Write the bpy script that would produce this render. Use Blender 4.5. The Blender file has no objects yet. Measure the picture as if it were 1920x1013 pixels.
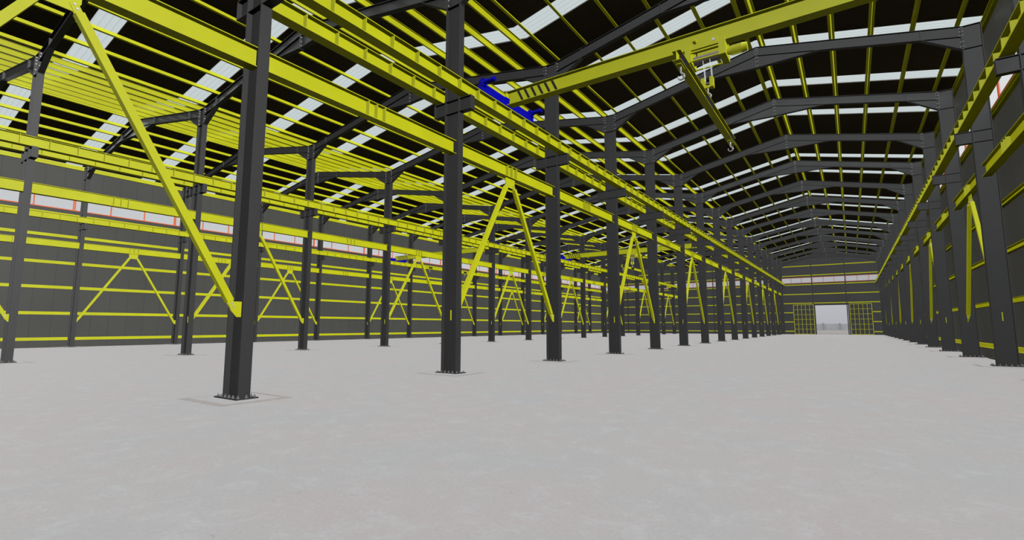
import bpy, math, random
from mathutils import Vector, Matrix

# ------------------------------------------------------------------ basics
scene = bpy.context.scene
COL = scene.collection
random.seed(4)
XA, XB, XC, XD = 13.705, 0.0, -16.294, -32.466      # the four lines of columns
ROW = {'A': XA, 'B': XB, 'C': XC, 'D': XD}
BAY = 6.0
I0, I1 = -1, 15                                     # first and last frame
Y0, Y1 = -6.6, 90.4                                 # near end (closed by an added wall), far gable
HW = 0.27                                           # half depth of a column
EAVE, RIDGE = 12.0, 13.40
NAVES = [('right', XB, XA), ('middle', XC, XB), ('left', XD, XC)]
WALL_R, WALL_L = XA + 0.42, XD - 0.42

ORD = ['zeroth', 'first', 'second', 'third', 'fourth', 'fifth', 'sixth', 'seventh', 'eighth', 'ninth', 'tenth',
       'eleventh', 'twelfth', 'thirteenth', 'fourteenth', 'fifteenth', 'sixteenth', 'seventeenth', 'eighteenth',
       'nineteenth', 'twentieth', 'twenty-first', 'twenty-second', 'twenty-third', 'twenty-fourth']
def nearest(n): return 'nearest' if n == 1 else ORD[n] + ' nearest'

# ------------------------------------------------------------------ materials
def new_mat(name):
    m = bpy.data.materials.new(name); m.use_nodes = True
    nt = m.node_tree; b = nt.nodes['Principled BSDF']
    return m, nt, b
def coords(nt, scale):
    tc = nt.nodes.new('ShaderNodeNewGeometry'); mp = nt.nodes.new('ShaderNodeMapping')
    mp.inputs['Scale'].default_value = scale
    nt.links.new(tc.outputs['Position'], mp.inputs['Vector']); return mp
def paint(name, col, rough=0.45, metal=0.0, var=0.06, scale=1.3, spec=0.4):
    m, nt, b = new_mat(name)
    mp = coords(nt, (scale,)*3)
    n = nt.nodes.new('ShaderNodeTexNoise'); n.inputs['Scale'].default_value = 1.0; n.inputs['Detail'].default_value = 3
    nt.links.new(mp.outputs[0], n.inputs['Vector'])
    r = nt.nodes.new('ShaderNodeValToRGB')
    c0 = [max(0, c*(1-var)) for c in col]; c1 = [min(1, c*(1+var)) for c in col]
    r.color_ramp.elements[0].position = .3; r.color_ramp.elements[0].color = (*c0, 1)
    r.color_ramp.elements[1].position = .7; r.color_ramp.elements[1].color = (*c1, 1)
    nt.links.new(n.outputs['Fac'], r.inputs['Fac']); nt.links.new(r.outputs[0], b.inputs['Base Color'])
    b.inputs['Roughness'].default_value = rough; b.inputs['Metallic'].default_value = metal
    b.inputs['Specular IOR Level'].default_value = spec
    return m
M = {}
M['yellow'] = paint('yellow_paint', (.60, .62, .006), .45, 0, .05, spec=.3)
M['steel'] = paint('charcoal_steel_paint', (.036, .036, .036), .40, 0, .05, spec=.55)
M['plate'] = paint('dark_base_plate', (.035, .035, .036), .5)
M['bolt'] = paint('zinc_bolt', (.62, .62, .62), .35, .3, .03)
M['chrome'] = paint('polished_hook_steel', (.75, .75, .76), .2, .7, .02)
M['blue'] = paint('royal_blue_paint', (.001, .001, .42), .5, 0, .03, spec=.12)
M['black'] = paint('black_paint', (.008, .008, .012), .5)
M['drum'] = paint('grooved_drum_steel', (.22, .19, .17), .5, .4)
M['rope'] = paint('wire_rope', (.7, .7, .72), .4, .3)
M['orange'] = paint('orange_window_frame', (.86, .13, .02), .5, 0, .03)
M['leaf'] = paint('dark_door_sheet', (.05, .05, .05), .5)
M['stone'] = paint('pale_stone', (.33, .34, .36), .9)
M['post'] = paint('beige_post', (.27, .25, .23), .9)

def ribbed(name, col, axis, period, depth=.35, rough=.5, spec=.3, line=.035, linedark=.55):
    """painted profiled sheet: thin seams every period metres along an axis"""
    m, nt, b = new_mat(name)
    g = nt.nodes.new('ShaderNodeNewGeometry'); s = nt.nodes.new('ShaderNodeSeparateXYZ')
    nt.links.new(g.outputs['Position'], s.inputs[0])
    d = nt.nodes.new('ShaderNodeMath'); d.operation = 'DIVIDE'; d.inputs[1].default_value = period
    nt.links.new(s.outputs[axis], d.inputs[0])
    f = nt.nodes.new('ShaderNodeMath'); f.operation = 'FRACT'; nt.links.new(d.outputs[0], f.inputs[0])
    l = nt.nodes.new('ShaderNodeMath'); l.operation = 'LESS_THAN'; l.inputs[1].default_value = line
    nt.links.new(f.outputs[0], l.inputs[0])
    mp = coords(nt, (.25, .25, .25)); n = nt.nodes.new('ShaderNodeTexNoise'); n.inputs['Scale'].default_value = 1
    nt.links.new(mp.outputs[0], n.inputs['Vector'])
    r = nt.nodes.new('ShaderNodeValToRGB')
    r.color_ramp.elements[0].position = .3; r.color_ramp.elements[0].color = (*[c*.93 for c in col], 1)
    r.color_ramp.elements[1].position = .7; r.color_ramp.elements[1].color = (*[c*1.07 for c in col], 1)
    nt.links.new(n.outputs['Fac'], r.inputs['Fac'])
    mx = nt.nodes.new('ShaderNodeMix'); mx.data_type = 'RGBA'
    nt.links.new(l.outputs[0], mx.inputs['Factor']); nt.links.new(r.outputs[0], mx.inputs['A'])
    mx.inputs['B'].default_value = (*[c*linedark for c in col], 1)
    nt.links.new(mx.outputs['Result'], b.inputs['Base Color'])
    b.inputs['Roughness'].default_value = rough; b.inputs['Specular IOR Level'].default_value = spec
    return m
M['wall_side'] = ribbed('side_wall_sheet', (.072, .072, .066), 'Y', 1.0, line=.02)
M['wall_end'] = ribbed('gable_wall_sheet', (.068, .068, .068), 'X', .5, line=.05, linedark=.6)
M['roof'] = ribbed('roof_sheet', (.055, .043, .028), 'Y', .25, line=.10, linedark=.8, rough=.85, spec=.1)

# concrete floor: pale, faint pink and blue-white clouds, hairline scuffs
m, nt, b = new_mat('polished_concrete_floor'); M['floor'] = m
def noise(scale, detail, rough=.6, stretch=(1, 1, 1), dist=0):
    mp = coords(nt, stretch); n = nt.nodes.new('ShaderNodeTexNoise')
    n.inputs['Scale'].default_value = scale; n.inputs['Detail'].default_value = detail
    n.inputs['Roughness'].default_value = rough; n.inputs['Distortion'].default_value = dist
    nt.links.new(mp.outputs[0], n.inputs['Vector']); return n
def ramp(src, stops):
    r = nt.nodes.new('ShaderNodeValToRGB'); els = r.color_ramp.elements
    els[0].position, els[0].color = stops[0][0], (*stops[0][1], 1)
    els[1].position, els[1].color = stops[-1][0], (*stops[-1][1], 1)
    for p, c in stops[1:-1]:
        e = els.new(p); e.color = (*c, 1)
    nt.links.new(src.outputs['Fac'], r.inputs['Fac']); return r
def mix(a, bb, fac, mode='MIX'):
    x = nt.nodes.new('ShaderNodeMix'); x.data_type = 'RGBA'; x.blend_type = mode
    nt.links.new(a.outputs[0], x.inputs['A']) if a.bl_idname != 'ShaderNodeMix' else nt.links.new(a.outputs['Result'], x.inputs['A'])
    nt.links.new(bb.outputs[0], x.inputs['B'])
    if isinstance(fac, float): x.inputs['Factor'].default_value = fac
    else: nt.links.new(fac.outputs[0], x.inputs['Factor'])
    return x
base = ramp(noise(.5, 5, .65), [(.34, (.57, .538, .54)), (.50, (.565, .552, .554)), (.64, (.545, .55, .565))])
pale = ramp(noise(1.1, 8, .7, (1, 1, 1), .4), [(.0, (.66, .69, .73)), (1, (.67, .70, .74))])
pf = ramp(noise(2.6, 12, .86, (1, 1, 1), .5), [(.50, (0, 0, 0)), (.68, (.62, .62, .62))])
c1 = mix(base, pale, pf)
scuff = ramp(noise(11, 10, .85, (1, 1, 1), 2.2), [(.33, (.42, .45, .50)), (.43, (1, 1, 1))])
pf2 = ramp(noise(1.5, 5, .7), [(.52, (0, 0, 0)), (.64, (.9, .9, .9))])
x = nt.nodes.new('ShaderNodeMix'); x.data_type = 'RGBA'; x.blend_type = 'MULTIPLY'
nt.links.new(c1.outputs['Result'], x.inputs['A']); nt.links.new(scuff.outputs[0], x.inputs['B']); nt.links.new(pf2.outputs[0], x.inputs['Factor'])
fine = ramp(noise(30, 5, .7), [(.3, (.93, .93, .93)), (.7, (1.05, 1.05, 1.05))])
y = nt.nodes.new('ShaderNodeMix'); y.data_type = 'RGBA'; y.blend_type = 'MULTIPLY'; y.inputs['Factor'].default_value = 1
nt.links.new(x.outputs['Result'], y.inputs['A']); nt.links.new(fine.outputs[0], y.inputs['B'])
nt.links.new(y.outputs['Result'], b.inputs['Base Color'])
b.inputs['Roughness'].default_value = .8; b.inputs['Specular IOR Level'].default_value = .1
FLOOR_NT = nt
M['pad'] = paint('worn_concrete_pad', (.44, .42, .41), .9, 0, .12, 9, .1)
M['ground'] = paint('pale_sandy_ground', (.25, .24, .222), .95, 0, .08, .05, .1)

def sheet_glass(name, tint, fac, dif):
    m = bpy.data.materials.new(name); m.use_nodes = True; nt = m.node_tree; nt.nodes.clear()
    o = nt.nodes.new('ShaderNodeOutputMaterial'); t = nt.nodes.new('ShaderNodeBsdfTransparent'); t.inputs[0].default_value = (*tint, 1)
    d = nt.nodes.new('ShaderNodeBsdfTranslucent'); d.inputs[0].default_value = (*dif, 1)
    x = nt.nodes.new('ShaderNodeMixShader'); x.inputs[0].default_value = fac
    nt.links.new(t.outputs[0], x.inputs[1]); nt.links.new(d.outputs[0], x.inputs[2]); nt.links.new(x.outputs[0], o.inputs[0]); return m, nt, t
M['sky'], nts, tt = sheet_glass('translucent_roof_sheet', (.80, .89, .88), .12, (.8, .85, .85))
g = nts.nodes.new('ShaderNodeNewGeometry'); s = nts.nodes.new('ShaderNodeSeparateXYZ'); nts.links.new(g.outputs['Position'], s.inputs[0])
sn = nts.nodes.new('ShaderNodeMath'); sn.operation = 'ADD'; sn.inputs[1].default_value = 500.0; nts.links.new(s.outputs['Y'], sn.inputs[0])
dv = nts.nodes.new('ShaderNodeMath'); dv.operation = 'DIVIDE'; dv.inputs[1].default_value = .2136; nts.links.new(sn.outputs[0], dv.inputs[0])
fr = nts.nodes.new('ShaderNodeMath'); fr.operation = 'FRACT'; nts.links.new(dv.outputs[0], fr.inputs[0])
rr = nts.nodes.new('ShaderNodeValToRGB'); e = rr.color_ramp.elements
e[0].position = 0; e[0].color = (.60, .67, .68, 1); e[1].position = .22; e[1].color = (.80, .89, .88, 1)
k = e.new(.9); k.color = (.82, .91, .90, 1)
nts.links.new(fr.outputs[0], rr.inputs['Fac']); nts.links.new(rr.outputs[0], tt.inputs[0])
M['pane'] = sheet_glass('frosted_window_pane', (.93, .94, .95), .2, (.85, .87, .88))[0]

# ------------------------------------------------------------------ mesh helpers
class MB:
    def __init__(s): s.v = []; s.f = []; s.mi = []; s.smooth = set()
    def add(s, vs, fs, mi=0, smooth=False):
        o = len(s.v); s.v += [tuple(p) for p in vs]
        for f in fs:
            if smooth: s.smooth.add(len(s.f))
            s.f.append(tuple(i+o for i in f)); s.mi.append(mi)
        return s
    def box(s, x0, x1, y0, y1, z0, z1, mi=0):
        vs = [(x0,y0,z0),(x1,y0,z0),(x1,y1,z0),(x0,y1,z0),(x0,y0,z1),(x1,y0,z1),(x1,y1,z1),(x0,y1,z1)]
        return s.add(vs, [(3,2,1,0),(4,5,6,7),(0,1,5,4),(1,2,6,5),(2,3,7,6),(3,0,4,7)], mi)
    def prism(s, poly, axis, a0, a1, mi=0):
        """polygon in the plane normal to axis ('x': (y,z), 'y': (x,z), 'z': (x,y)), swept a0..a1"""
        n = len(poly)
        def P(p, a): return {'x': (a, p[0], p[1]), 'y': (p[0], a, p[1]), 'z': (p[0], p[1], a)}[axis]
        area = sum(poly[i][0]*poly[(i+1) % n][1]-poly[(i+1) % n][0]*poly[i][1] for i in range(n))
        if (area > 0) == (axis != 'y'): pass
        else: poly = poly[::-1]
        vs = [P(p, a0) for p in poly] + [P(p, a1) for p in poly]
        fs = [tuple(range(n))[::-1], tuple(range(n, 2*n))] + [(i, (i+1) % n, n+(i+1) % n, n+i) for i in range(n)]
        return s.add(vs, fs, mi)
    def tube(s, p0, p1, r, seg=12, mi=0, r1=None, caps=True):
        p0, p1 = Vector(p0), Vector(p1); r1 = r if r1 is None else r1
        d = (p1-p0).normalized(); u = d.orthogonal().normalized(); w = d.cross(u)
        vs = []
        for p, q in ((p0, r), (p1, r1)):
            for i in range(seg):
                a = 2*math.pi*i/seg; vs.append(p+u*math.cos(a)*q+w*math.sin(a)*q)
        s.add(vs, [(i, (i+1) % seg, seg+(i+1) % seg, seg+i) for i in range(seg)], mi, seg > 8)
        if caps: s.add(vs, [tuple(range(seg))[::-1], tuple(range(seg, 2*seg))], mi)
        return s
    def path(s, pts, rad, seg=10, mi=0):
        pts = [Vector(p) for p in pts]; n = len(pts); vs = []
        ref = Vector((0, 1, 0)); 
        for i, p in enumerate(pts):
            d = (pts[min(i+1, n-1)]-pts[max(i-1, 0)]).normalized()
            u = d.cross(ref); u = u.normalized() if u.length > 1e-4 else d.orthogonal().normalized(); w = d.cross(u)
            r = rad[i] if isinstance(rad, (list, tuple)) else rad
            for k in range(seg):
                a = 2*math.pi*k/seg; vs.append(p+u*math.cos(a)*r+w*math.sin(a)*r)
        fs = [(i*seg+k, i*seg+(k+1) % seg, (i+1)*seg+(k+1) % seg, (i+1)*seg+k) for i in range(n-1) for k in range(seg)]
        s.add(vs, fs, mi, True); s.add(vs, [tuple(range(seg))[::-1], tuple(range((n-1)*seg, n*seg))], mi); return s
    def mesh(s, name, mats):
        me = bpy.data.meshes.new(name); me.from_pydata(s.v, [], s.f)
        for m in (mats if isinstance(mats, (list, tuple)) else [mats]): me.materials.append(m)
        for p, mi in zip(me.polygons, s.mi):
            p.material_index = mi; p.use_smooth = p.index in s.smooth
        me.update(); return me

def put(name, me, parent=None, loc=(0, 0, 0), rot=(0, 0, 0), scale=None):
    o = bpy.data.objects.new(name, me); COL.objects.link(o); o.location = loc; o.rotation_euler = rot
    if scale: o.scale = scale
    if parent: o.parent = parent
    return o
def tag(o, label, cat, group=None):
    o['label'] = label; o['category'] = cat
    if group: o['group'] = group
    return o
def thing(name, loc, label, cat, group=None, rot=(0, 0, 0)):
    return tag(put(name, None, None, loc, rot), label, cat, group)
def struct(o): o['kind'] = 'structure'; return o

# bolts (axis along x / along z)
def bolt_mesh(axis, half, head=.022, hh=.02):
    b = MB(); d = Vector((1, 0, 0)) if axis == 'x' else Vector((0, 1, 0)) if axis == 'y' else Vector((0, 0, 1))
    b.tube(-d*half, d*half, .010, 6)
    for s_ in (-1, 1):
        b.tube(d*s_*half, d*s_*(half+hh), head, 6)
    return b.mesh('bolt', M['bolt'])
JBOLT = bolt_mesh('x', .03)
YBOLT = bolt_mesh('x', .03, .02, .012)
ab = MB(); ab.tube((0, 0, 0), (0, 0, .055), .009, 8); ab.tube((0, 0, .006), (0, 0, .028), .021, 6); ab.tube((0, 0, 0), (0, 0, .006), .028, 10)
M['abolt'] = paint('dull_anchor_bolt', (.22, .22, .22), .5, .2)
ABOLT = ab.mesh('anchor_bolt', M['abolt'])

# ------------------------------------------------------------------ columns
PLT = .035
b = MB()
for s_ in (-1, 1): b.box(s_*HW-(.02 if s_ > 0 else 0), s_*HW+(.02 if s_ < 0 else 0), -.115, .115, PLT, 11.99)
b.box(-.25, .25, -.007, .007, PLT, 11.99)
for z in (7.69, 8.085, 11.13, 11.975):
    for s_ in (-1, 1): b.box(-.25, .25, *( (.007, .11) if s_ > 0 else (-.11, -.007)), z-.008, z+.008)
SHAFT = b.mesh('column_shaft', M['steel'])
BPLATE = MB().box(-.40, .40, -.205, .205, .0125, PLT).mesh('base_plate', M['plate'])
b = MB()
o_, i_ = (.80, .66), (.66, .52)
vo = [(-o_[0], -o_[1], 0), (o_[0], -o_[1], 0), (o_[0], o_[1], 0), (-o_[0], o_[1], 0)]
vi = [(-i_[0], -i_[1], .012), (i_[0], -i_[1], .012), (i_[0], i_[1], .012), (-i_[0], i_[1], .012)]
b.add(vo+vi, [(4, 5, 6, 7)], 1); b.add(vo+vi, [(0, 1, 5, 4), (1, 2, 6, 5), (2, 3, 7, 6), (3, 0, 4, 7)], 0)
PAD = b.mesh('footing_pad', [M['pad'], M['floor']])
BOLTXY = [(-.355, y_) for y_ in (-.15, 0, .15)] + [(.355, y_) for y_ in (-.15, 0, .15)] + \
         [(x_, y_) for x_ in (-.21, -.07, .07, .21) for y_ in (-.165, .165)]
def bracket(sx):
    b = MB(); a, c = sorted((sx*HW, sx*.70))
    b.box(a, c, -.10, .10, 8.08, 8.10); b.box(a, c, -.10, .10, 7.68, 7.70); b.box(a, c, -.006, .006, 7.70, 8.08)
    e0, e1 = sorted((sx*.70, sx*.715)); b.box(e0, e1, -.10, .10, 7.68, 8.10)
    return b.mesh('crane_bracket', M['steel'])
BRK = {1: bracket(1), -1: bracket(-1)}
def foot_gusset(sy):
    poly = [(sy*.007, 1.50), (sy*.09, 1.50), (sy*.20, 1.62), (sy*.25, 1.735), (sy*.13, 1.79), (sy*.007, 1.79)]
    return MB().prism(poly, 'x', -.012, .012).mesh('gusset_plate', M['yellow'])
FG = {1: foot_gusset(1), -1: foot_gusset(-1)}
TAB = {s_: MB().box(-.012, .012, *sorted((s_*.007, s_*.035)), 1.50, 1.79).mesh('gusset_tab', M['yellow']) for s_ in (1, -1)}

FIRST = {'A': 2, 'B': 0, 'C': 0, 'D': 1}
ROWTXT = {'A': 'right wall row', 'B': 'near free-standing row', 'C': 'far free-standing row', 'D': 'left wall row'}
def bayname(r, i):
    n = i-FIRST[r]+1
    if n >= 2: return f'between its {ORD[n]} and {ORD[n+1]} nearest columns'
    return {1: 'between its nearest and second nearest columns', 0: 'in the bay before its nearest column'}.get(n, f'{["","two","three","four"][-n]} bays before its nearest column')
SIDES = {'A': (-1,), 'B': (1, -1), 'C': (1, -1), 'D': (1,)}
def colname(r, i):
    n = i-FIRST[r]+1
    if n >= 1: return nearest(n)
    return {0: 'first out of view', -1: 'second out of view', -2: 'third out of view'}[n]
for r, X in ROW.items():
    for i in range(I0, I1+1):
        y = i*BAY
        n = colname(r, i)
        ex = ', big in the foreground' if (r, i) == ('B', 0) else ''
        t = thing('steel_column', (X, y, 0), f'charcoal steel column in the {ROWTXT[r]}, {n}{ex}', 'column',
                  {'A': 'columns along the right wall', 'B': 'free-standing columns of the near row',
                   'C': 'free-standing columns of the far row', 'D': 'columns along the left wall'}[r])
        put('shaft', SHAFT, t); put('base_plate', BPLATE, t)
        put('footing_pad', PAD, t, (0, 0, .0005 if r in 'BC' else .0005))
        far = y > 44
        if not far:
            for bx, by in BOLTXY: put('anchor_bolt', ABOLT, t, (bx, by, PLT))
        for s_ in SIDES[r]: put('bracket', BRK[s_], t)
        sb = 1 if i % 2 else -1
        put('gusset_plate', FG[sb], t)['label'] = 'yellow gusset plate'
        put('gusset_tab', TAB[-sb], t)['label'] = 'yellow tab'

# ------------------------------------------------------------------ tie beams + V braces
b = MB(); L0, L1 = .012, BAY-.012
for z0, z1 in ((6.43, 6.448), (6.822, 6.84)): b.box(-.125, .125, L0+.0, L1, z0, z1)
b.box(-.006, .006, L0, L1, 6.448, 6.822)
TIE = b.mesh('tie_beam', M['yellow'])
b = MB()
for s_ in (-1, 1):
    x0, x1 = sorted((s_*.006, s_*.118)); b.box(x0, x1, -.008, .008, 6.448, 6.822)
TSTIF = b.mesh('stiffener', M['yellow'])
TG = MB().prism([(-.27, 6.43), (.27, 6.43), (.27, 6.26), (.18, 6.10), (-.18, 6.10), (-.27, 6.26)], 'x', -.012, .012).mesh('top_gusset', M['yellow'])
def brace_mesh(sy):
    # from the tie gusset down to the foot of the column (local: column web at y = 0, mid bay at sy*3)
    top = Vector((0, sy*2.83, 6.24)); bot = Vector((0, sy*.15, 1.66))
    d = (top-bot).normalized(); n = Vector((0, d.z, -d.y)); b = MB()
    h = .062
    def ring(p): return [p+Vector((-h, 0, 0))-n*h, p+Vector((h, 0, 0))-n*h, p+Vector((h, 0, 0))+n*h, p+Vector((-h, 0, 0))+n*h]
    p0, p1 = bot+d*.16, top-d*.16
    vs = ring(p0)+ring(p1)
    b.add(vs, [(0, 1, 2, 3), (7, 6, 5, 4), (0, 4, 5, 1), (1, 5, 6, 2), (2, 6, 7, 3), (3, 7, 4, 0)])
    # slotted end plates lapping the gussets
    for p, q in ((bot, p0+d*.02), (top, p1-d*.02)):
        w = .055
        for sx in (-1, 1):
            xa, xb = sorted((sx*.0125, sx*.026))
            pts = [p-n*w, p+n*w, q+n*w, q-n*w]
            vs = [Vector((xa, a.y, a.z)) for a in pts]+[Vector((xb, a.y, a.z)) for a in pts]
            b.add(vs, [(0, 1, 2, 3), (7, 6, 5, 4), (0, 4, 5, 1), (1, 5, 6, 2), (2, 6, 7, 3), (3, 7, 4, 0)])
    bl = [tuple(bot+d*a) for a in (.03, .10)] + [tuple(top-d*a) for a in (.03, .10)]
    return b.mesh('brace_tube', M['yellow']), bl
BR = {1: brace_mesh(1), -1: brace_mesh(-1)}
for r, X in ROW.items():
    where = ROWTXT[r]
    for i in range(I0, I1):
        a_, b_ = colname(r, i), colname(r, i+1)
        pair = f'between the {a_} and {b_} columns'
        has = i % 2 != 0
        t = thing('tie_beam', (X, i*BAY, 0), f'yellow tie beam in the {where}, {bayname(r, i)}', 'beam', 'longitudinal tie beams')
        put('beam', TIE, t)
        for dy in (2.74, 3.0, 3.26): put('stiffener', TSTIF, t, (0, dy, 0))
        if has:
            put('gusset_plate', TG, t, (0, 3, 0))
            for sy, ci, side in ((1, i, a_), (-1, i+1, b_)):
                me, bl = BR[sy]
                o = thing('diagonal_brace', (X, ci*BAY, 0), f'yellow diagonal brace rising from the {side} column of the {where}', 'brace', 'diagonal braces')
                put('tube', me, o)
                if i*BAY < 44:
                    for p in bl: put('bolt', YBOLT, o, p)

# ------------------------------------------------------------------ crane girders
b = MB(); hx = .15
b.box(-hx, hx, 0, BAY, 8.10, 8.12); b.box(-hx, hx, 0, BAY, 8.46, 8.48); b.box(-.006, .006, 0, BAY, 8.12, 8.46)
CG = b.mesh('crane_girder', M['yellow'])
b = MB()
for s_ in (-1, 1):
    x0, x1 = sorted((s_*.006, s_*.142)); b.box(x0, x1, -.008, .008, 8.12, 8.46)
CST = b.mesh('stiffener', M['yellow'])
b = MB(); b.box(-hx, hx, 0, BAY, 8.10, 8.12); b.box(-hx, hx, 0, BAY, 8.46, 8.48); b.box(-.006, .006, 0, BAY, 8.12, 8.46)
for k in range(7):
    for s_ in (-1, 1):
        x0, x1 = sorted((s_*.006, s_*.142)); b.box(x0, x1, .4286+k*.8571-.008, .4286+k*.8571+.008, 8.12, 8.46)
CGF = b.mesh('crane_girder_far', M['yellow'])
for r, X in ROW.items():
    for s_ in SIDES[r]:
        for i in range(I0, I1):
            side = ('right of' if s_ > 0 else 'left of')
            t = thing('crane_girder', (X+s_*.505, i*BAY, 0),
                      f'yellow crane girder {side} the {ROWTXT[r]}, {bayname(r, i)}',
                      'crane girder', 'crane runway girders')
            if i*BAY < 40:
                put('beam', CG, t)
                for k in range(7): put('stiffener', CST, t, (0, .4286+k*.8571, 0))
            else: put('beam', CGF, t)

# ------------------------------------------------------------------ rafters
def rafter(xe, xr):
    """rafter from column face xe to ridge xr, web in the XZ plane at y = 0, local x measured from xe"""
    sg = 1 if xr > xe else -1; L = abs(xr-xe); T = lambda d: EAVE+(RIDGE-EAVE)*d/L; D = .40; e1, e2 = 1.12, L-2.32
    b = MB(); X = lambda d: sg*d
    eb, rb = 11.13, 12.46
    web = [(0, eb), (e1, T(e1)-D), (e2, T(e2)-D), (L, rb), (L, T(L)), (0, T(0))]
    b.prism([(X(d), z) for d, z in web], 'y', -.006, .006)
    def strip(d0, z0, d1, z1, t=.016, w=.10):
        b.prism([(X(d0), z0), (X(d1), z1), (X(d1), z1+t), (X(d0), z0+t)], 'y', -w, w)
    strip(0, T(0)-.016, L, T(L)-.016)                         # top flange
    strip(0, T(0)-D, L, T(L)-D)                               # bottom flange, carried on through the haunches
    strip(0, eb, e1, T(e1)-D); strip(e2, T(e2)-D, L, rb)      # haunch flanges
    for d in (e1, e2): b.prism([(X(d-.006), T(d)-D), (X(d+.006), T(d)-D), (X(d+.006), T(d)), (X(d-.006), T(d))], 'y', -.095, .095)
    body = b.mesh('rafter_beam', M['steel'])
    pb = MB(); pb.prism([(X(0), eb-.02), (X(.02), eb-.02), (X(.02), T(0)), (X(0), T(0))], 'y', -.10, .10)
    pe = pb.mesh('end_plate', M['steel'])
    pb = MB(); pb.prism([(X(L-.02), rb-.02), (X(L), rb-.02), (X(L), T(L)), (X(L-.02), T(L))], 'y', -.10, .10)
    pr_ = pb.mesh('ridge_plate', M['steel'])
    be = [(X(0), y_, z) for z in (11.24, 11.42, 11.66, 11.80, 11.93) for y_ in (-.06, .06)]
    br = [(X(L), y_, z) for z in (12.56, 12.74, 12.92, 13.10, 13.22, 13.32) for y_ in (-.06, .06)]
    fb = MB()
    for p in be+(br if sg > 0 else []):
        fb.box(p[0]-.045, p[0]+.045, p[1]-.018, p[1]+.018, p[2]-.018, p[2]+.018)
    return body, pe, pr_, be, br, fb.mesh('bolt_rows', M['bolt'])
for nave, xl, xr in NAVES:
    mid = (xl+xr)/2
    for side, xe, rowk in (('left', xl+HW, xl), ('right', xr-HW, xr)):
        body, pe, prd, be, br, fb = rafter(xe, mid)
        r = [k_ for k_, v in ROW.items() if v == rowk][0]
        for i in range(I0, I1+1):
            t = thing('roof_rafter', (xe, i*BAY, 0),
                      f'charcoal haunched rafter {"right" if side == "left" else "left"} of the {colname(r, i)} column in the {ROWTXT[r]}',
                      'rafter', 'roof rafters')
            put('rafter_beam', body, t); put('end_plate', pe, t); put('end_plate', prd, t)
            if i*BAY < 38:
                for p in be + (br if side == 'left' else []): put('bolt', JBOLT, t, p)
            else: put('bolt_rows', fb, t)['kind'] = 'stuff'

# ------------------------------------------------------------------ roof: purlins, sheets, skylights
PH = .20
def zprofile(sg):   # Z section, bottom flange towards the ridge
    t = .012; w = .09
    return [(-t/2, 0), (sg*w, 0), (sg*w, .02), (sg*(w-.01), .02), (sg*(w-.01), t), (t/2*sg, t), (t/2*sg, PH), (-sg*w, PH),
            (-sg*w, PH-.02), (-sg*(w-.01), PH-.02), (-sg*(w-.01), PH-t), (-t/2*sg, PH-t)] if False else None
def zpurlin(sg):
    t = .010; w = .085; b = MB()
    b.box(-t/2, t/2, Y0+.3, Y1-.05, 0, PH)
    x0, x1 = sorted((0, sg*w)); b.box(x0, x1, Y0+.3, Y1-.05, 0, t)
    x0, x1 = sorted((0, -sg*w)); b.box(x0, x1, Y0+.3, Y1-.05, PH-t, PH)
    x0, x1 = sorted((sg*w, sg*(w-t))); b.box(x0, x1, Y0+.3, Y1-.05, 0, .025)
    return b.mesh('purlin', M['yellow'])
ZP = {1: zpurlin(1), -1: zpurlin(-1)}
S0, SP, SW = .66, 4.272, .88
strips = [S0+SP*n for n in range(-2, 22) if S0+SP*n > Y0 and S0+SP*n+SW < Y1]
for nave, xl, xr in NAVES:
    mid = (xl+xr)/2; L = mid-xl-HW; sl = (RIDGE-EAVE)/L; ang = math.atan(sl)
    for side, xe, sg in (('left', xl, 1), ('right', xr, -1)):
        n = 0
        while .35+1.257*n < mid-xl-.1:
            d = .35+1.257*n
            z = EAVE+sl*(d-HW)+.012
            o = put('roof_purlin', ZP[sg], None, (xe+sg*d, 0, z), (0, -sg*ang, 0))
            low = {('right', 'right'): 'right wall', ('left', 'left'): 'left wall'}.get((nave, side), 'valley')
            tag(o, f'yellow roof purlin, {ORD[n+1]} up from the {low}, {side} slope of the {nave} nave', 'purlin', 'roof purlins')
            n += 1
        # sheets
        outer = xe if low == 'valley' else xe-sg*.46
        za = EAVE+sl*(abs(outer-xe)*(-1 if low != 'valley' else 1)-HW)+PH+.02
        zb = EAVE+sl*(mid-xl-HW)+PH+.02
        def slab(y0, y1, mat, name, bb=None, t=.05):
            b = bb or MB(); b.prism([(outer, za), (mid, zb), (mid, zb+t), (outer, za+t)], 'y', y0, y1)
            return b
        bb = MB(); y = Y0
        for s_ in strips+[None]:
            slab(y, s_ if s_ is not None else Y1+.1, None, '', bb)
            if s_ is not None: y = s_+SW
        struct(put('ceiling', bb.mesh('ceiling', M['roof'])))
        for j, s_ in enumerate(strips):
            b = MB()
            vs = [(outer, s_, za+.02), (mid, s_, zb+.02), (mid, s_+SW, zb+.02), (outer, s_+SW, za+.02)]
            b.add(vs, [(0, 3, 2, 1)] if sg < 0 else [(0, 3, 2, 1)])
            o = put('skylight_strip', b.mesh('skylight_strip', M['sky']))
            tag(o, f'white skylight strip, {nearest(j+1)} on the {side} slope of the {nave} nave', 'skylight', 'roof skylight strips')

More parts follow.
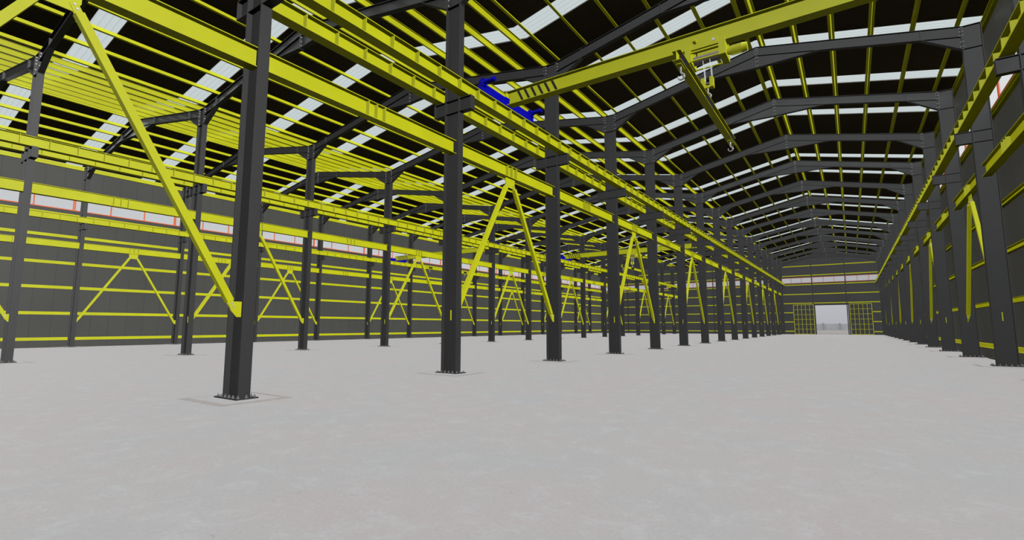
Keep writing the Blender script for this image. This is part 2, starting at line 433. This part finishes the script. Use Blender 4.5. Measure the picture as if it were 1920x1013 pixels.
# ------------------------------------------------------------------ side walls
WB, WT = 8.98, 9.85
def crun(x_wall, sg, z, h=.19, dpt=.13, y0=Y0+.2, y1=Y1-.1):
    """channel rail open towards the hall; sg points into the hall"""
    t = .010; b = MB()
    def bx(a, c, z0, z1): x0, x1 = sorted((x_wall+sg*a, x_wall+sg*c)); b.box(x0, x1, y0, y1, z0, z1)
    bx(0, t, z-h/2, z+h/2); bx(t, dpt, z-h/2, z-h/2+t); bx(t, dpt, z+h/2-t, z+h/2)
    l_ = h*.40
    if sg > 0: bx(dpt-t, dpt, z-h/2+t, z-h/2+l_); bx(dpt-t, dpt, z+h/2-l_, z+h/2-t)
    return b
LEVELS = [.55, 2.18, 3.85, 5.45, 7.2, 8.62, 10.25, 11.90]
for sname, xw, sg in (('right', WALL_R, -1), ('left', WALL_L, 1)):
    b = MB(); x0, x1 = sorted((xw, xw-sg*.08)); zt = 12.05
    b.box(x0, x1, Y0, Y1+.1, 0, WB); b.box(x0, x1, Y0, Y1+.1, WT, zt)
    struct(put('wall_'+sname, b.mesh('wall_'+sname, M['wall_side'])))
    for n, z in enumerate(LEVELS):
        tall = n == len(LEVELS)-1
        b = crun(xw+sg*.012, sg, z, .27 if tall else (.19 if sg > 0 else .17))
        o = put('wall_rail' if not tall else 'eaves_rail', b.mesh('wall_rail', M['yellow']))
        tag(o, f'yellow horizontal wall rail on the {sname} wall, ' + ('topmost, just under the eaves' if tall else ORD[n+1]+' up from the floor'), 'wall rail', 'wall rails')

WN = [0]
def window_unit(axis, a0, a1, w, inward, npan=3):
    """window unit spanning a0..a1 along axis in the plane at w; orange frame with panes"""
    WN[0] += 1
    ox, oy = (w, a0) if axis == 'y' else (a0, w)
    o = struct(put(f'window_{WN[0]}', None, None, (ox, oy, WB if axis == 'y' else 8.45)))
    H = WT-WB if axis == 'y' else .93; f = .06; d = .03; Lg = a1-a0
    b = MB(); g = MB()
    def bx(bb, s0, s1, z0, z1, dd):
        if axis == 'y': bb.box(-dd, dd, s0, s1, z0, z1)
        else: bb.box(s0, s1, -dd, dd, z0, z1)
    bx(b, 0, Lg, 0, f, d); bx(b, 0, Lg, H-f, H, d)
    for k in range(npan+1):
        c = Lg*k/npan; s0 = max(0, c-f/2 - (f/2 if k == npan else 0)); s1 = min(Lg, c+f/2+(f/2 if k == 0 else 0)); bx(b, s0, s1, f, H-f, d)
    put('frame', b.mesh('window_frame', M['orange']), o)
    for k in range(npan):
        g = MB(); bx(g, Lg*k/npan+f/2+.001, Lg*(k+1)/npan-f/2-.001, f, H-f, .003)
        put('pane', g.mesh('window_pane', M['pane']), o)
for xw, sg in ((WALL_R+.04, -1), (WALL_L-.04, 1)):
    for i in range(I0, 16):
        a0 = i*BAY-.38; a1 = a0+BAY-.02
        if i == 15: a1 = Y1-.02; continue
        window_unit('y', a0, a1, xw, sg)
for xw in (WALL_R+.04, WALL_L-.04):
    window_unit('y', 89.62, Y1-.02, xw, 1, 1)
    
# ------------------------------------------------------------------ far gable
DX0, DX1, DH = 4.80, 9.26, 4.72
posts = []
for nave, xl, xr in NAVES:
    w = (xr-xl)/3; posts += [(nave, 'left', xl+w), (nave, 'right', xl+2*w)]
def rooftop(x):
    for nave, xl, xr in NAVES:
        if xl-.5 <= x <= xr+.5:
            mid = (xl+xr)/2; L = mid-xl-HW; sl = (RIDGE-EAVE)/L
            return EAVE+sl*(max(min(x-xl, xr-x), -.46)-HW)+PH
    return EAVE
b = MB(); GB, GT = 8.45, 9.38
def wallpiece(xa, xb, z0, z1=None):
    if z1 is not None: b.box(xa, xb, Y1, Y1+.08, z0, z1); return
    xs = [xa, xb]+[x for _, l, r in NAVES for x in (l, (l+r)/2, r) if xa < x < xb]; xs = sorted(xs)
    for p, q_ in zip(xs, xs[1:]):
        b.prism([(p, z0), (q_, z0), (q_, rooftop(q_)), (p, rooftop(p))], 'y', Y1, Y1+.08)
wallpiece(WALL_L, DX0, 0, GB); wallpiece(DX1, WALL_R, 0, GB); wallpiece(DX0, DX1, DH, GB)
wallpiece(WALL_L, WALL_R, GT)
bb_ = MB(); xs_ = sorted([WALL_L, WALL_R]+[x for _, l, r in NAVES for x in (l, (l+r)/2, r) if WALL_L < x < WALL_R])
for p, q_ in zip(xs_, xs_[1:]): bb_.prism([(p, 0), (q_, 0), (q_, rooftop(q_)), (p, rooftop(p))], 'y', Y0-.08, Y0)
struct(put('wall_back_added', bb_.mesh('wall_back_added', M['wall_end'])))  # unseen gable behind the camera, added to keep the floor brightness even
struct(put('wall_far', b.mesh('wall_far', M['wall_end'])))
for nave, side, x in posts:
    b = MB(); zt = rooftop(x)-.25; 
    for yy in ((Y1-.30, Y1-.288), (Y1-.152, Y1-.14)): b.box(-.07, .07, yy[0]-(Y1), yy[1]-(Y1), 0, zt)
    b.box(-.005, .005, -.288, -.152, 0, zt)
    tag(put('wind_post', b.mesh('wind_post', M['steel']), None, (x, Y1, 0)), f'slim charcoal post on the far gable, {side} one in the {nave} nave', 'post', 'gable posts')
def gab(x0, x1, z):
    t = .010; h = .15; b = MB(); ya = Y1-.012
    b.box(x0, x1, ya-t, ya, z-h/2, z+h/2); b.box(x0, x1, ya-.115, ya-t, z-h/2, z-h/2+t); b.box(x0, x1, ya-.115, ya-t, z+h/2-t, z+h/2)
    b.box(x0, x1, ya-.115, ya-.105, z+h/2-.05, z+h/2-t); b.box(x0, x1, ya-.115, ya-.105, z-h/2+t, z-h/2+.05)
    return b.mesh('gable_rail', M['yellow'])
GL = [.51, 2.04, 3.57, 5.10, 6.60, 8.17, 9.70, 11.29]
for nave, xl, xr in NAVES:
    for n, z in enumerate(GL):
        base = f'yellow far gable rail of the {nave} nave, {ORD[n+1]} from the floor'
        segs = [(xl+HW+.02, xr-HW-.02, '')]
        if nave == 'right' and z < 4.9: segs = [(xl+HW+.02, 1.62, ', left of the doors'), (12.40, xr-HW-.02, ', right of the doors')]
        for x0, x1, tx in segs:
            tag(put('gable_rail', gab(x0, x1, z)), base+tx, 'wall rail', 'gable rails')
# gable windows between posts
for nave, xl, xr in NAVES:
    w = (xr-xl)/3
    for k in range(3): window_unit('x', xl+k*w+.10, xl+(k+1)*w-.0, Y1+.04, -1)
b = MB()
# sliding door leaves
def leaf(n, x0, x1, side):
    o = struct(put(f'door_{n}', None, None, ((x0+x1)/2, Y1-.42, 0))); W = x1-x0; H = 4.88; hw = W/2
    o['label'] = f'{side} sliding door leaf of dark sheet with a yellow tube grid'
    put('sheet', MB().box(-hw+.02, hw-.02, .03, .05, .05, H-.02).mesh('door_sheet', M['leaf']), o)
    b = MB(); t = .035
    for k in range(6):
        c = -hw+t+(W-2*t)*k/5; b.box(c-t*(1 if k in (0, 5) else .7), c+t*(1 if k in (0, 5) else .7), -.04, .03, .03, H)
    for k in range(7):
        z = .06+(H-.10)*k/6; b.box(-hw, hw, -.04+.003, .027, z-t*(1 if k in (0, 6) else .6), z+t*(1 if k in (0, 6) else .6))
    put('grid_frame', b.mesh('grid_frame', M['yellow']), o)
leaf(1, 1.70, 4.62, 'left'); leaf(2, 9.44, 12.33, 'right')
b = MB()
b.box(DX0-.14, DX0, -.06, .02, 0, DH+.14); b.box(DX1, DX1+.14, -.06, .02, 0, DH+.14); b.box(DX0, DX1, -.06, .02, DH, DH+.14)
struct(put('trim_1', b.mesh('door_surround', M['steel']), None, (0, Y1-.025, 0)))
b = MB().box(1.4, 12.6, -.10, -.0, 4.92, 5.0)
tag(put('door_track', b.mesh('door_track', M['steel']), None, (0, Y1-.33, 0)), 'dark door track above the opening in the far wall', 'door track')

# ------------------------------------------------------------------ floor, outside
struct(put('floor', MB().box(WALL_L-.1, WALL_R+.1, Y0-.4, Y1+.12, -.2, 0).mesh('floor', M['floor'])))
struct(put('ground', MB().box(-400, 400, -150, 420, -.4, -.21).mesh('ground', M['ground'])))
b = MB(); b.box(-9, 26, Y1+.12, Y1+40, -.21, -.03)
struct(put('trim_2', b.mesh('yard_apron', M['ground'])))
tag(put('boundary_wall', MB().box(-90, 120, 0, .5, -.21, 2.3).mesh('boundary_wall', M['stone']), None, (0, 232, 0)), 'long pale boundary wall seen through the open door', 'wall')
for n, x in enumerate((.15, 5.7)):
    b = MB(); b.box(-.33, .33, -.45, .05, -.21, 2.35); b.prism([(-.38, 2.35), (.38, 2.35), (.2, 2.6), (-.2, 2.6)], 'y', -.5, .1)
    lab = f'beige pier on the boundary wall, {["left", "right"][n]} one of the two seen through the door'
    tag(put('wall_pier', b.mesh('wall_pier', M['post']), None, (x, 231.9, 0)), lab, 'pier', 'boundary wall piers')

# ------------------------------------------------------------------ bridge cranes
def hook_mesh(s=1.0):
    b = MB(); pts = []; rad = []
    b.tube((0, 0, 0), (0, 0, -.07*s), .018*s, 10)
    pts += [(0, 0, -.05*s), (0, 0, -.10*s), (.012*s, 0, -.13*s)]; rad += [.016*s, .017*s, .02*s]
    for k in range(15):
        a = math.radians(70-k*20); pts.append((-.0+.058*s*math.cos(a)+0, 0, -.195*s+.058*s*math.sin(a))); rad.append((.024-.0011*k)*s)
    b.path(pts, rad, 10)
    return b.mesh('hook', M['chrome'])
def crane(nave, xl, xr, yc, hx_off, where):
    W = xr-xl; xa, xb = xl+.505, xr-.505
    t = thing('bridge_crane', (xl+W/2, yc, 8.48), f'yellow overhead bridge crane with blue end carriages {where}', 'crane', 'overhead bridge cranes')
    ox = -(xl+W/2)
    P = lambda x: x+ox            # world x to local x
    zt = -8.48
    # girder
    b = MB(); g0, g1 = P(xa+.04), P(xb-.04); z0, z1 = 8.575+zt, 9.04+zt
    b.box(g0, g1, -.15, .15, z0, z0+.02); b.box(g0, g1, -.15, .15, z1-.02, z1); b.box(g0, g1, -.01, .01, z0+.02, z1-.02)
    b.box(g0, g0+.015, -.15, .15, z0+.02, z1-.02); b.box(g1-.015, g1, -.15, .15, z0+.02, z1-.02)
    put('girder', b.mesh('bridge_girder', M['yellow']), t)
    for k in range(6):
        for mir in (0, 1):
            xs = xl+.906+k*.253; b = MB()
            poly = [(xs+.195, z0+.025), (xs+.285, z0+.025), (xs+.085, z1-.025), (xs-.005, z1-.025)]
            poly = [(P(p[0]) if not mir else -P(p[0]), p[1]) for p in poly]
            b.prism(poly, 'y', -.012, -.0101)
            put('hazard_stripe', b.mesh('hazard_stripe', M['black']), t)['label'] = 'black slanting hazard stripe'
    # end carriages
    for sx, xc in ((1, P(xa)), (-1, P(xb))):
        b = MB(); prof = [(-1.50, .06), (-1.42, .02), (1.42, .02), (1.50, .06), (1.50, .26), (1.30, .32), (-1.30, .32), (-1.50, .26)]
        b.prism(prof, 'x', xc-.10, xc+.10)
        if True:
            b.box(xc-.11, xc+.11, -.25, .25, .30, .34)
        c = put('end_carriage', b.mesh('end_carriage', M['blue']), t)
        for wy in (-1.2, 1.2):
            w = MB(); w.tube((xc-.045, wy, .10), (xc+.045, wy, .10), .10, 20); w.tube((xc-.055, wy, .10), (xc-.045, wy, .10), .115, 20); w.tube((xc+.045, wy, .10), (xc+.055, wy, .10), .115, 20)
            put('wheel', w.mesh('wheel', M['plate']), c)
        for wy in (-1.42, 1.32):
            w = MB(); w.box(xc+sx*.10-.05, xc+sx*.10+.05, wy-.10, wy+.10, .20, .44)
            w.tube((xc+sx*.10, wy, .33), (xc+sx*.22, wy, .33), .085, 16); w.tube((xc+sx*.22, wy, .34), (xc+sx*.46, wy, .34), .065, 16)
            w.tube((xc+sx*.46, wy, .34), (xc+sx*.53, wy, .34), .08, 16, r1=.07); w.tube((xc-sx*.02, wy, .35), (xc+sx*.05, wy, .35), .10, 16)
            put('drive_motor', w.mesh('drive_motor', M['blue']), c)
            bb = MB(); bb.tube((xc+sx*.1, wy+.16, .24), (xc+sx*.125, wy+.16, .24), .025, 8)
    # hoist trolley
    h = P(xl+hx_off)
    zz = lambda z: z+zt
    b = MB()
    for a0, a1 in ((-.46, -.31), (.37, .53)):
        b.box(h+a0, h+a1, -.30, .30, zz(8.14), zz(8.50)); b.box(h+a0, h+a1, -.30, -.20, zz(8.50), zz(8.62)); b.box(h+a0, h+a1, .20, .30, zz(8.50), zz(8.62))
    for y0_, y1_ in ((-.29, -.25), (.25, .29)): b.box(h-.31, h+.37, y0_, y1_, zz(8.46), zz(8.50))
    hz = put('hoist_trolley', b.mesh('hoist_trolley', M['yellow']), t)
    b = MB()
    for yy in (-.30, .30): b.tube((h-.31, yy*.9, zz(8.40)), (h+.37, yy*.9, zz(8.40)), .028, 10); b.tube((h-.31, yy*.9, zz(8.17)), (h+.37, yy*.9, zz(8.17)), .022, 10)
    put('tie_rod', b.mesh('tie_rod', M['yellow']), hz)
    b = MB(); n = 34
    for k in range(n):
        xq = h-.30+.66*k/n; b.tube((xq, 0, zz(8.28)), (xq+.012, 0, zz(8.28)), .115, 20); b.tube((xq+.012, 0, zz(8.28)), (xq+.66/n, 0, zz(8.28)), .108, 20)
    put('rope_drum', b.mesh('rope_drum', M['drum']), hz)
    b = MB(); pts = [(h-.26, zz(8.50)), (h+.35, zz(8.50)), (h+.35, zz(8.70)), (h+.29, zz(8.76)), (h-.05, zz(8.73)), (h-.26, zz(8.70))]
    b.prism(pts, 'y', -.24, -.20); b.prism(pts, 'y', .20, .24)
    put('side_plate', b.mesh('side_plate', M['yellow']), hz)
    b = MB(); b.tube((h-.20, -.24, zz(8.68)), (h-.20, -.40, zz(8.68)), .055, 16); put('travel_motor', b.mesh('travel_motor', M['yellow']), hz)
    b = MB(); b.tube((h+.25, -.24, zz(8.62)), (h+.25, -.255, zz(8.62)), .038, 16); b.tube((h+.25, -.255, zz(8.62)), (h+.25, -.262, zz(8.62)), .012, 10)
    put('wheel_pin', b.mesh('wheel_pin', M['bolt']), hz)
    b = MB(); b.tube((h+.53, -.05, zz(8.28)), (h+.62, -.05, zz(8.28)), .07, 20, r1=.115); b.tube((h+.62, -.05, zz(8.28)), (h+.88, -.05, zz(8.28)), .115, 24); b.tube((h+.88, -.05, zz(8.28)), (h+1.0, -.05, zz(8.28)), .125, 24, r1=.105)
    for k in range(24):
        a = 2*math.pi*k/24; c, s__ = math.cos(a), math.sin(a)
        b.tube((h+.63, -.05+.12*c, zz(8.28)+.12*s__), (h+.87, -.05+.12*c, zz(8.28)+.12*s__), .006, 4)
    put('hoist_motor', b.mesh('hoist_motor', M['yellow']), hz)
    b = MB()
    for dx in (-.06, .11):
        for dy in (-.09, .09):
            o = put('wire_rope', MB().tube((h+dx, dy, zz(8.20)), (h+dx+.02, dy*.5, zz(7.66)), .007, 6).mesh('wire_rope', M['rope']), t)
    b = MB()
    for dx in (-.09, .12): b.box(h+dx-.042, h+dx+.042, -.09, .09, zz(7.46), zz(7.73))
    b.box(h-.06, h+.09, -.05, .05, zz(7.46), zz(7.53))
    hb = put('hook_block', b.mesh('hook_block', M['yellow']), t)
    put('axle', MB().tube((h-.06, 0, zz(7.60)), (h+.09, 0, zz(7.60)), .016, 10).mesh('axle', M['chrome']), hb)
    put('hook', HOOK, hb, (h+.015, 0, zz(7.47)), (0, 0, 0))
    # spreader beam hanging in the hook
    xs = xl+hx_off+.0; ys = yc+.20; zb, ztp = 6.925, 7.145
    s = thing('spreader_beam', (xs, ys, 7.145), f'yellow I-section lifting beam with hooks, hanging from the crane {where}', 'lifting beam', 'lifting beams')
    b = MB(); b.box(-.09, .09, -3.04, 3.04, -.012, 0); b.box(-.09, .09, -3.04, 3.04, -.22, -.208); b.box(-.005, .005, -3.04, 3.04, -.208, -.012)
    put('beam', b.mesh('spreader_beam', M['yellow']), s)
    for c0 in (-2.70, -.20, 2.78):
        for k in range(4):
            yy = c0-.30+k*.17
            if abs(yy) > 2.95: continue
            put('stiffener', MB().box(.0055, .082, yy, yy+.07, -.2075, -.0125).box(-.082, -.0055, yy, yy+.07, -.2075, -.0125).mesh('stiffener', M['black']), s)['label'] = 'black stiffener'
    for yy in (-2.72, 2.62):
        put('hook_plate', MB().box(-.05, .05, yy-.16, yy+.16, -.235, -.2205).mesh('hook_plate', M['yellow']), s)
        put('hook', HOOK, s, (0, yy, -.232))
    lug = MB(); lug.box(-.012, .012, -.24, -.16, 0, .12) if False else None
    bb = MB(); pts = [(0, -.2+.05*math.cos(a), .035+.05*math.sin(a)) for a in [math.radians(d) for d in range(-40, 225, 20)]]
    bb.path(pts, .010, 8); put('lifting_eye', bb.mesh('lifting_eye', M['chrome']), s)
HOOK = hook_mesh(1.15)
crane('right', XB, XA, 8.10, 6.82, 'spanning the right nave in the foreground')
crane('middle', XC, XB, 42.6, 8.1, 'spanning the middle nave')
crane('left', XD, XC, 33.2, 8.1, 'spanning the left nave')

# ------------------------------------------------------------------ camera
Q = dict(cx=9.5284, cy=-4.9393, cz=1.3236, yaw=.5957, pitch=.1129, roll=-.0004, f=933.3239)
cam = bpy.data.cameras.new('camera'); co = bpy.data.objects.new('camera', cam); COL.objects.link(co)
cam.sensor_fit = 'HORIZONTAL'; cam.sensor_width = 36; cam.lens = Q['f']*36/1920; cam.clip_end = 1500; cam.clip_start = .05
fw = Vector((-math.sin(Q['yaw'])*math.cos(Q['pitch']), math.cos(Q['yaw'])*math.cos(Q['pitch']), math.sin(Q['pitch'])))
rt = Vector((math.cos(Q['yaw']), math.sin(Q['yaw']), 0)); up = rt.cross(fw)
cr, sr = math.cos(Q['roll']), math.sin(Q['roll']); rt, up = cr*rt+sr*up, cr*up-sr*rt
mw = Matrix((( rt.x, up.x, -fw.x, Q['cx']), (rt.y, up.y, -fw.y, Q['cy']), (rt.z, up.z, -fw.z, Q['cz']), (0, 0, 0, 1)))
co.matrix_world = mw; scene.camera = co

# ------------------------------------------------------------------ light
def sun(name, tolight, strength, angle, shadow, col=(1, 1, 1), bounces=1024, spec=1.0):
    l = bpy.data.lights.new(name, 'SUN'); l.energy = strength; l.angle = math.radians(angle); l.color = col
    l.use_shadow = shadow; l.cycles.max_bounces = bounces; l.specular_factor = spec
    o = bpy.data.objects.new(name, l); COL.objects.link(o)
    o.rotation_euler = Vector(tolight).to_track_quat('Z', 'Y').to_euler(); o.location = Vector(tolight)*30
    return o
sun('fill_overhead', (0, 0, 1), .70, 10, False, (1, 1, 1), 0)  # added shadowless fill straight down, brightens the floor through the roof
sun('fill_soft_overhead', (0, 0, 1), .27, 10, False, (1, .90, .80))  # added warm shadowless fill; its floor bounce lifts the beam undersides
sun('fill_from_the_right', (.90, -.18, .30), 2.85, 40, False, (1, 1, 1), 0, .5)  # added fill for right-facing surfaces, passes the wall without shadows
sun('fill_from_the_left', (-.92, -.10, .25), 1.35, 40, False, (1, .98, .96), 0, .25)  # added shadowless fill lifting left-facing girders and the right wall
sun('fill_from_behind_camera', (.10, -.85, .50), 1.05, 40, False, (.95, .97, 1), 0, 1.0)  # added shadowless fill from behind the camera; that end is walled off
w = bpy.data.worlds.new('sky'); scene.world = w; w.use_nodes = True
wn = w.node_tree; bg = wn.nodes['Background']
tc = wn.nodes.new('ShaderNodeTexCoord'); sp = wn.nodes.new('ShaderNodeSeparateXYZ'); wn.links.new(tc.outputs['Generated'], sp.inputs[0])
rp = wn.nodes.new('ShaderNodeValToRGB'); e = rp.color_ramp.elements
e[0].position = .0; e[0].color = (.43, .44, .475, 1); e[1].position = .13; e[1].color = (.60, .61, .62, 1)
wn.links.new(sp.outputs['Z'], rp.inputs['Fac']); wn.links.new(rp.outputs[0], bg.inputs['Color']); bg.inputs['Strength'].default_value = 1.0

vs = scene.view_settings; vs.view_transform = 'Standard'; vs.look = 'None'; vs.exposure = 0; vs.gamma = 1; vs.use_curve_mapping = False
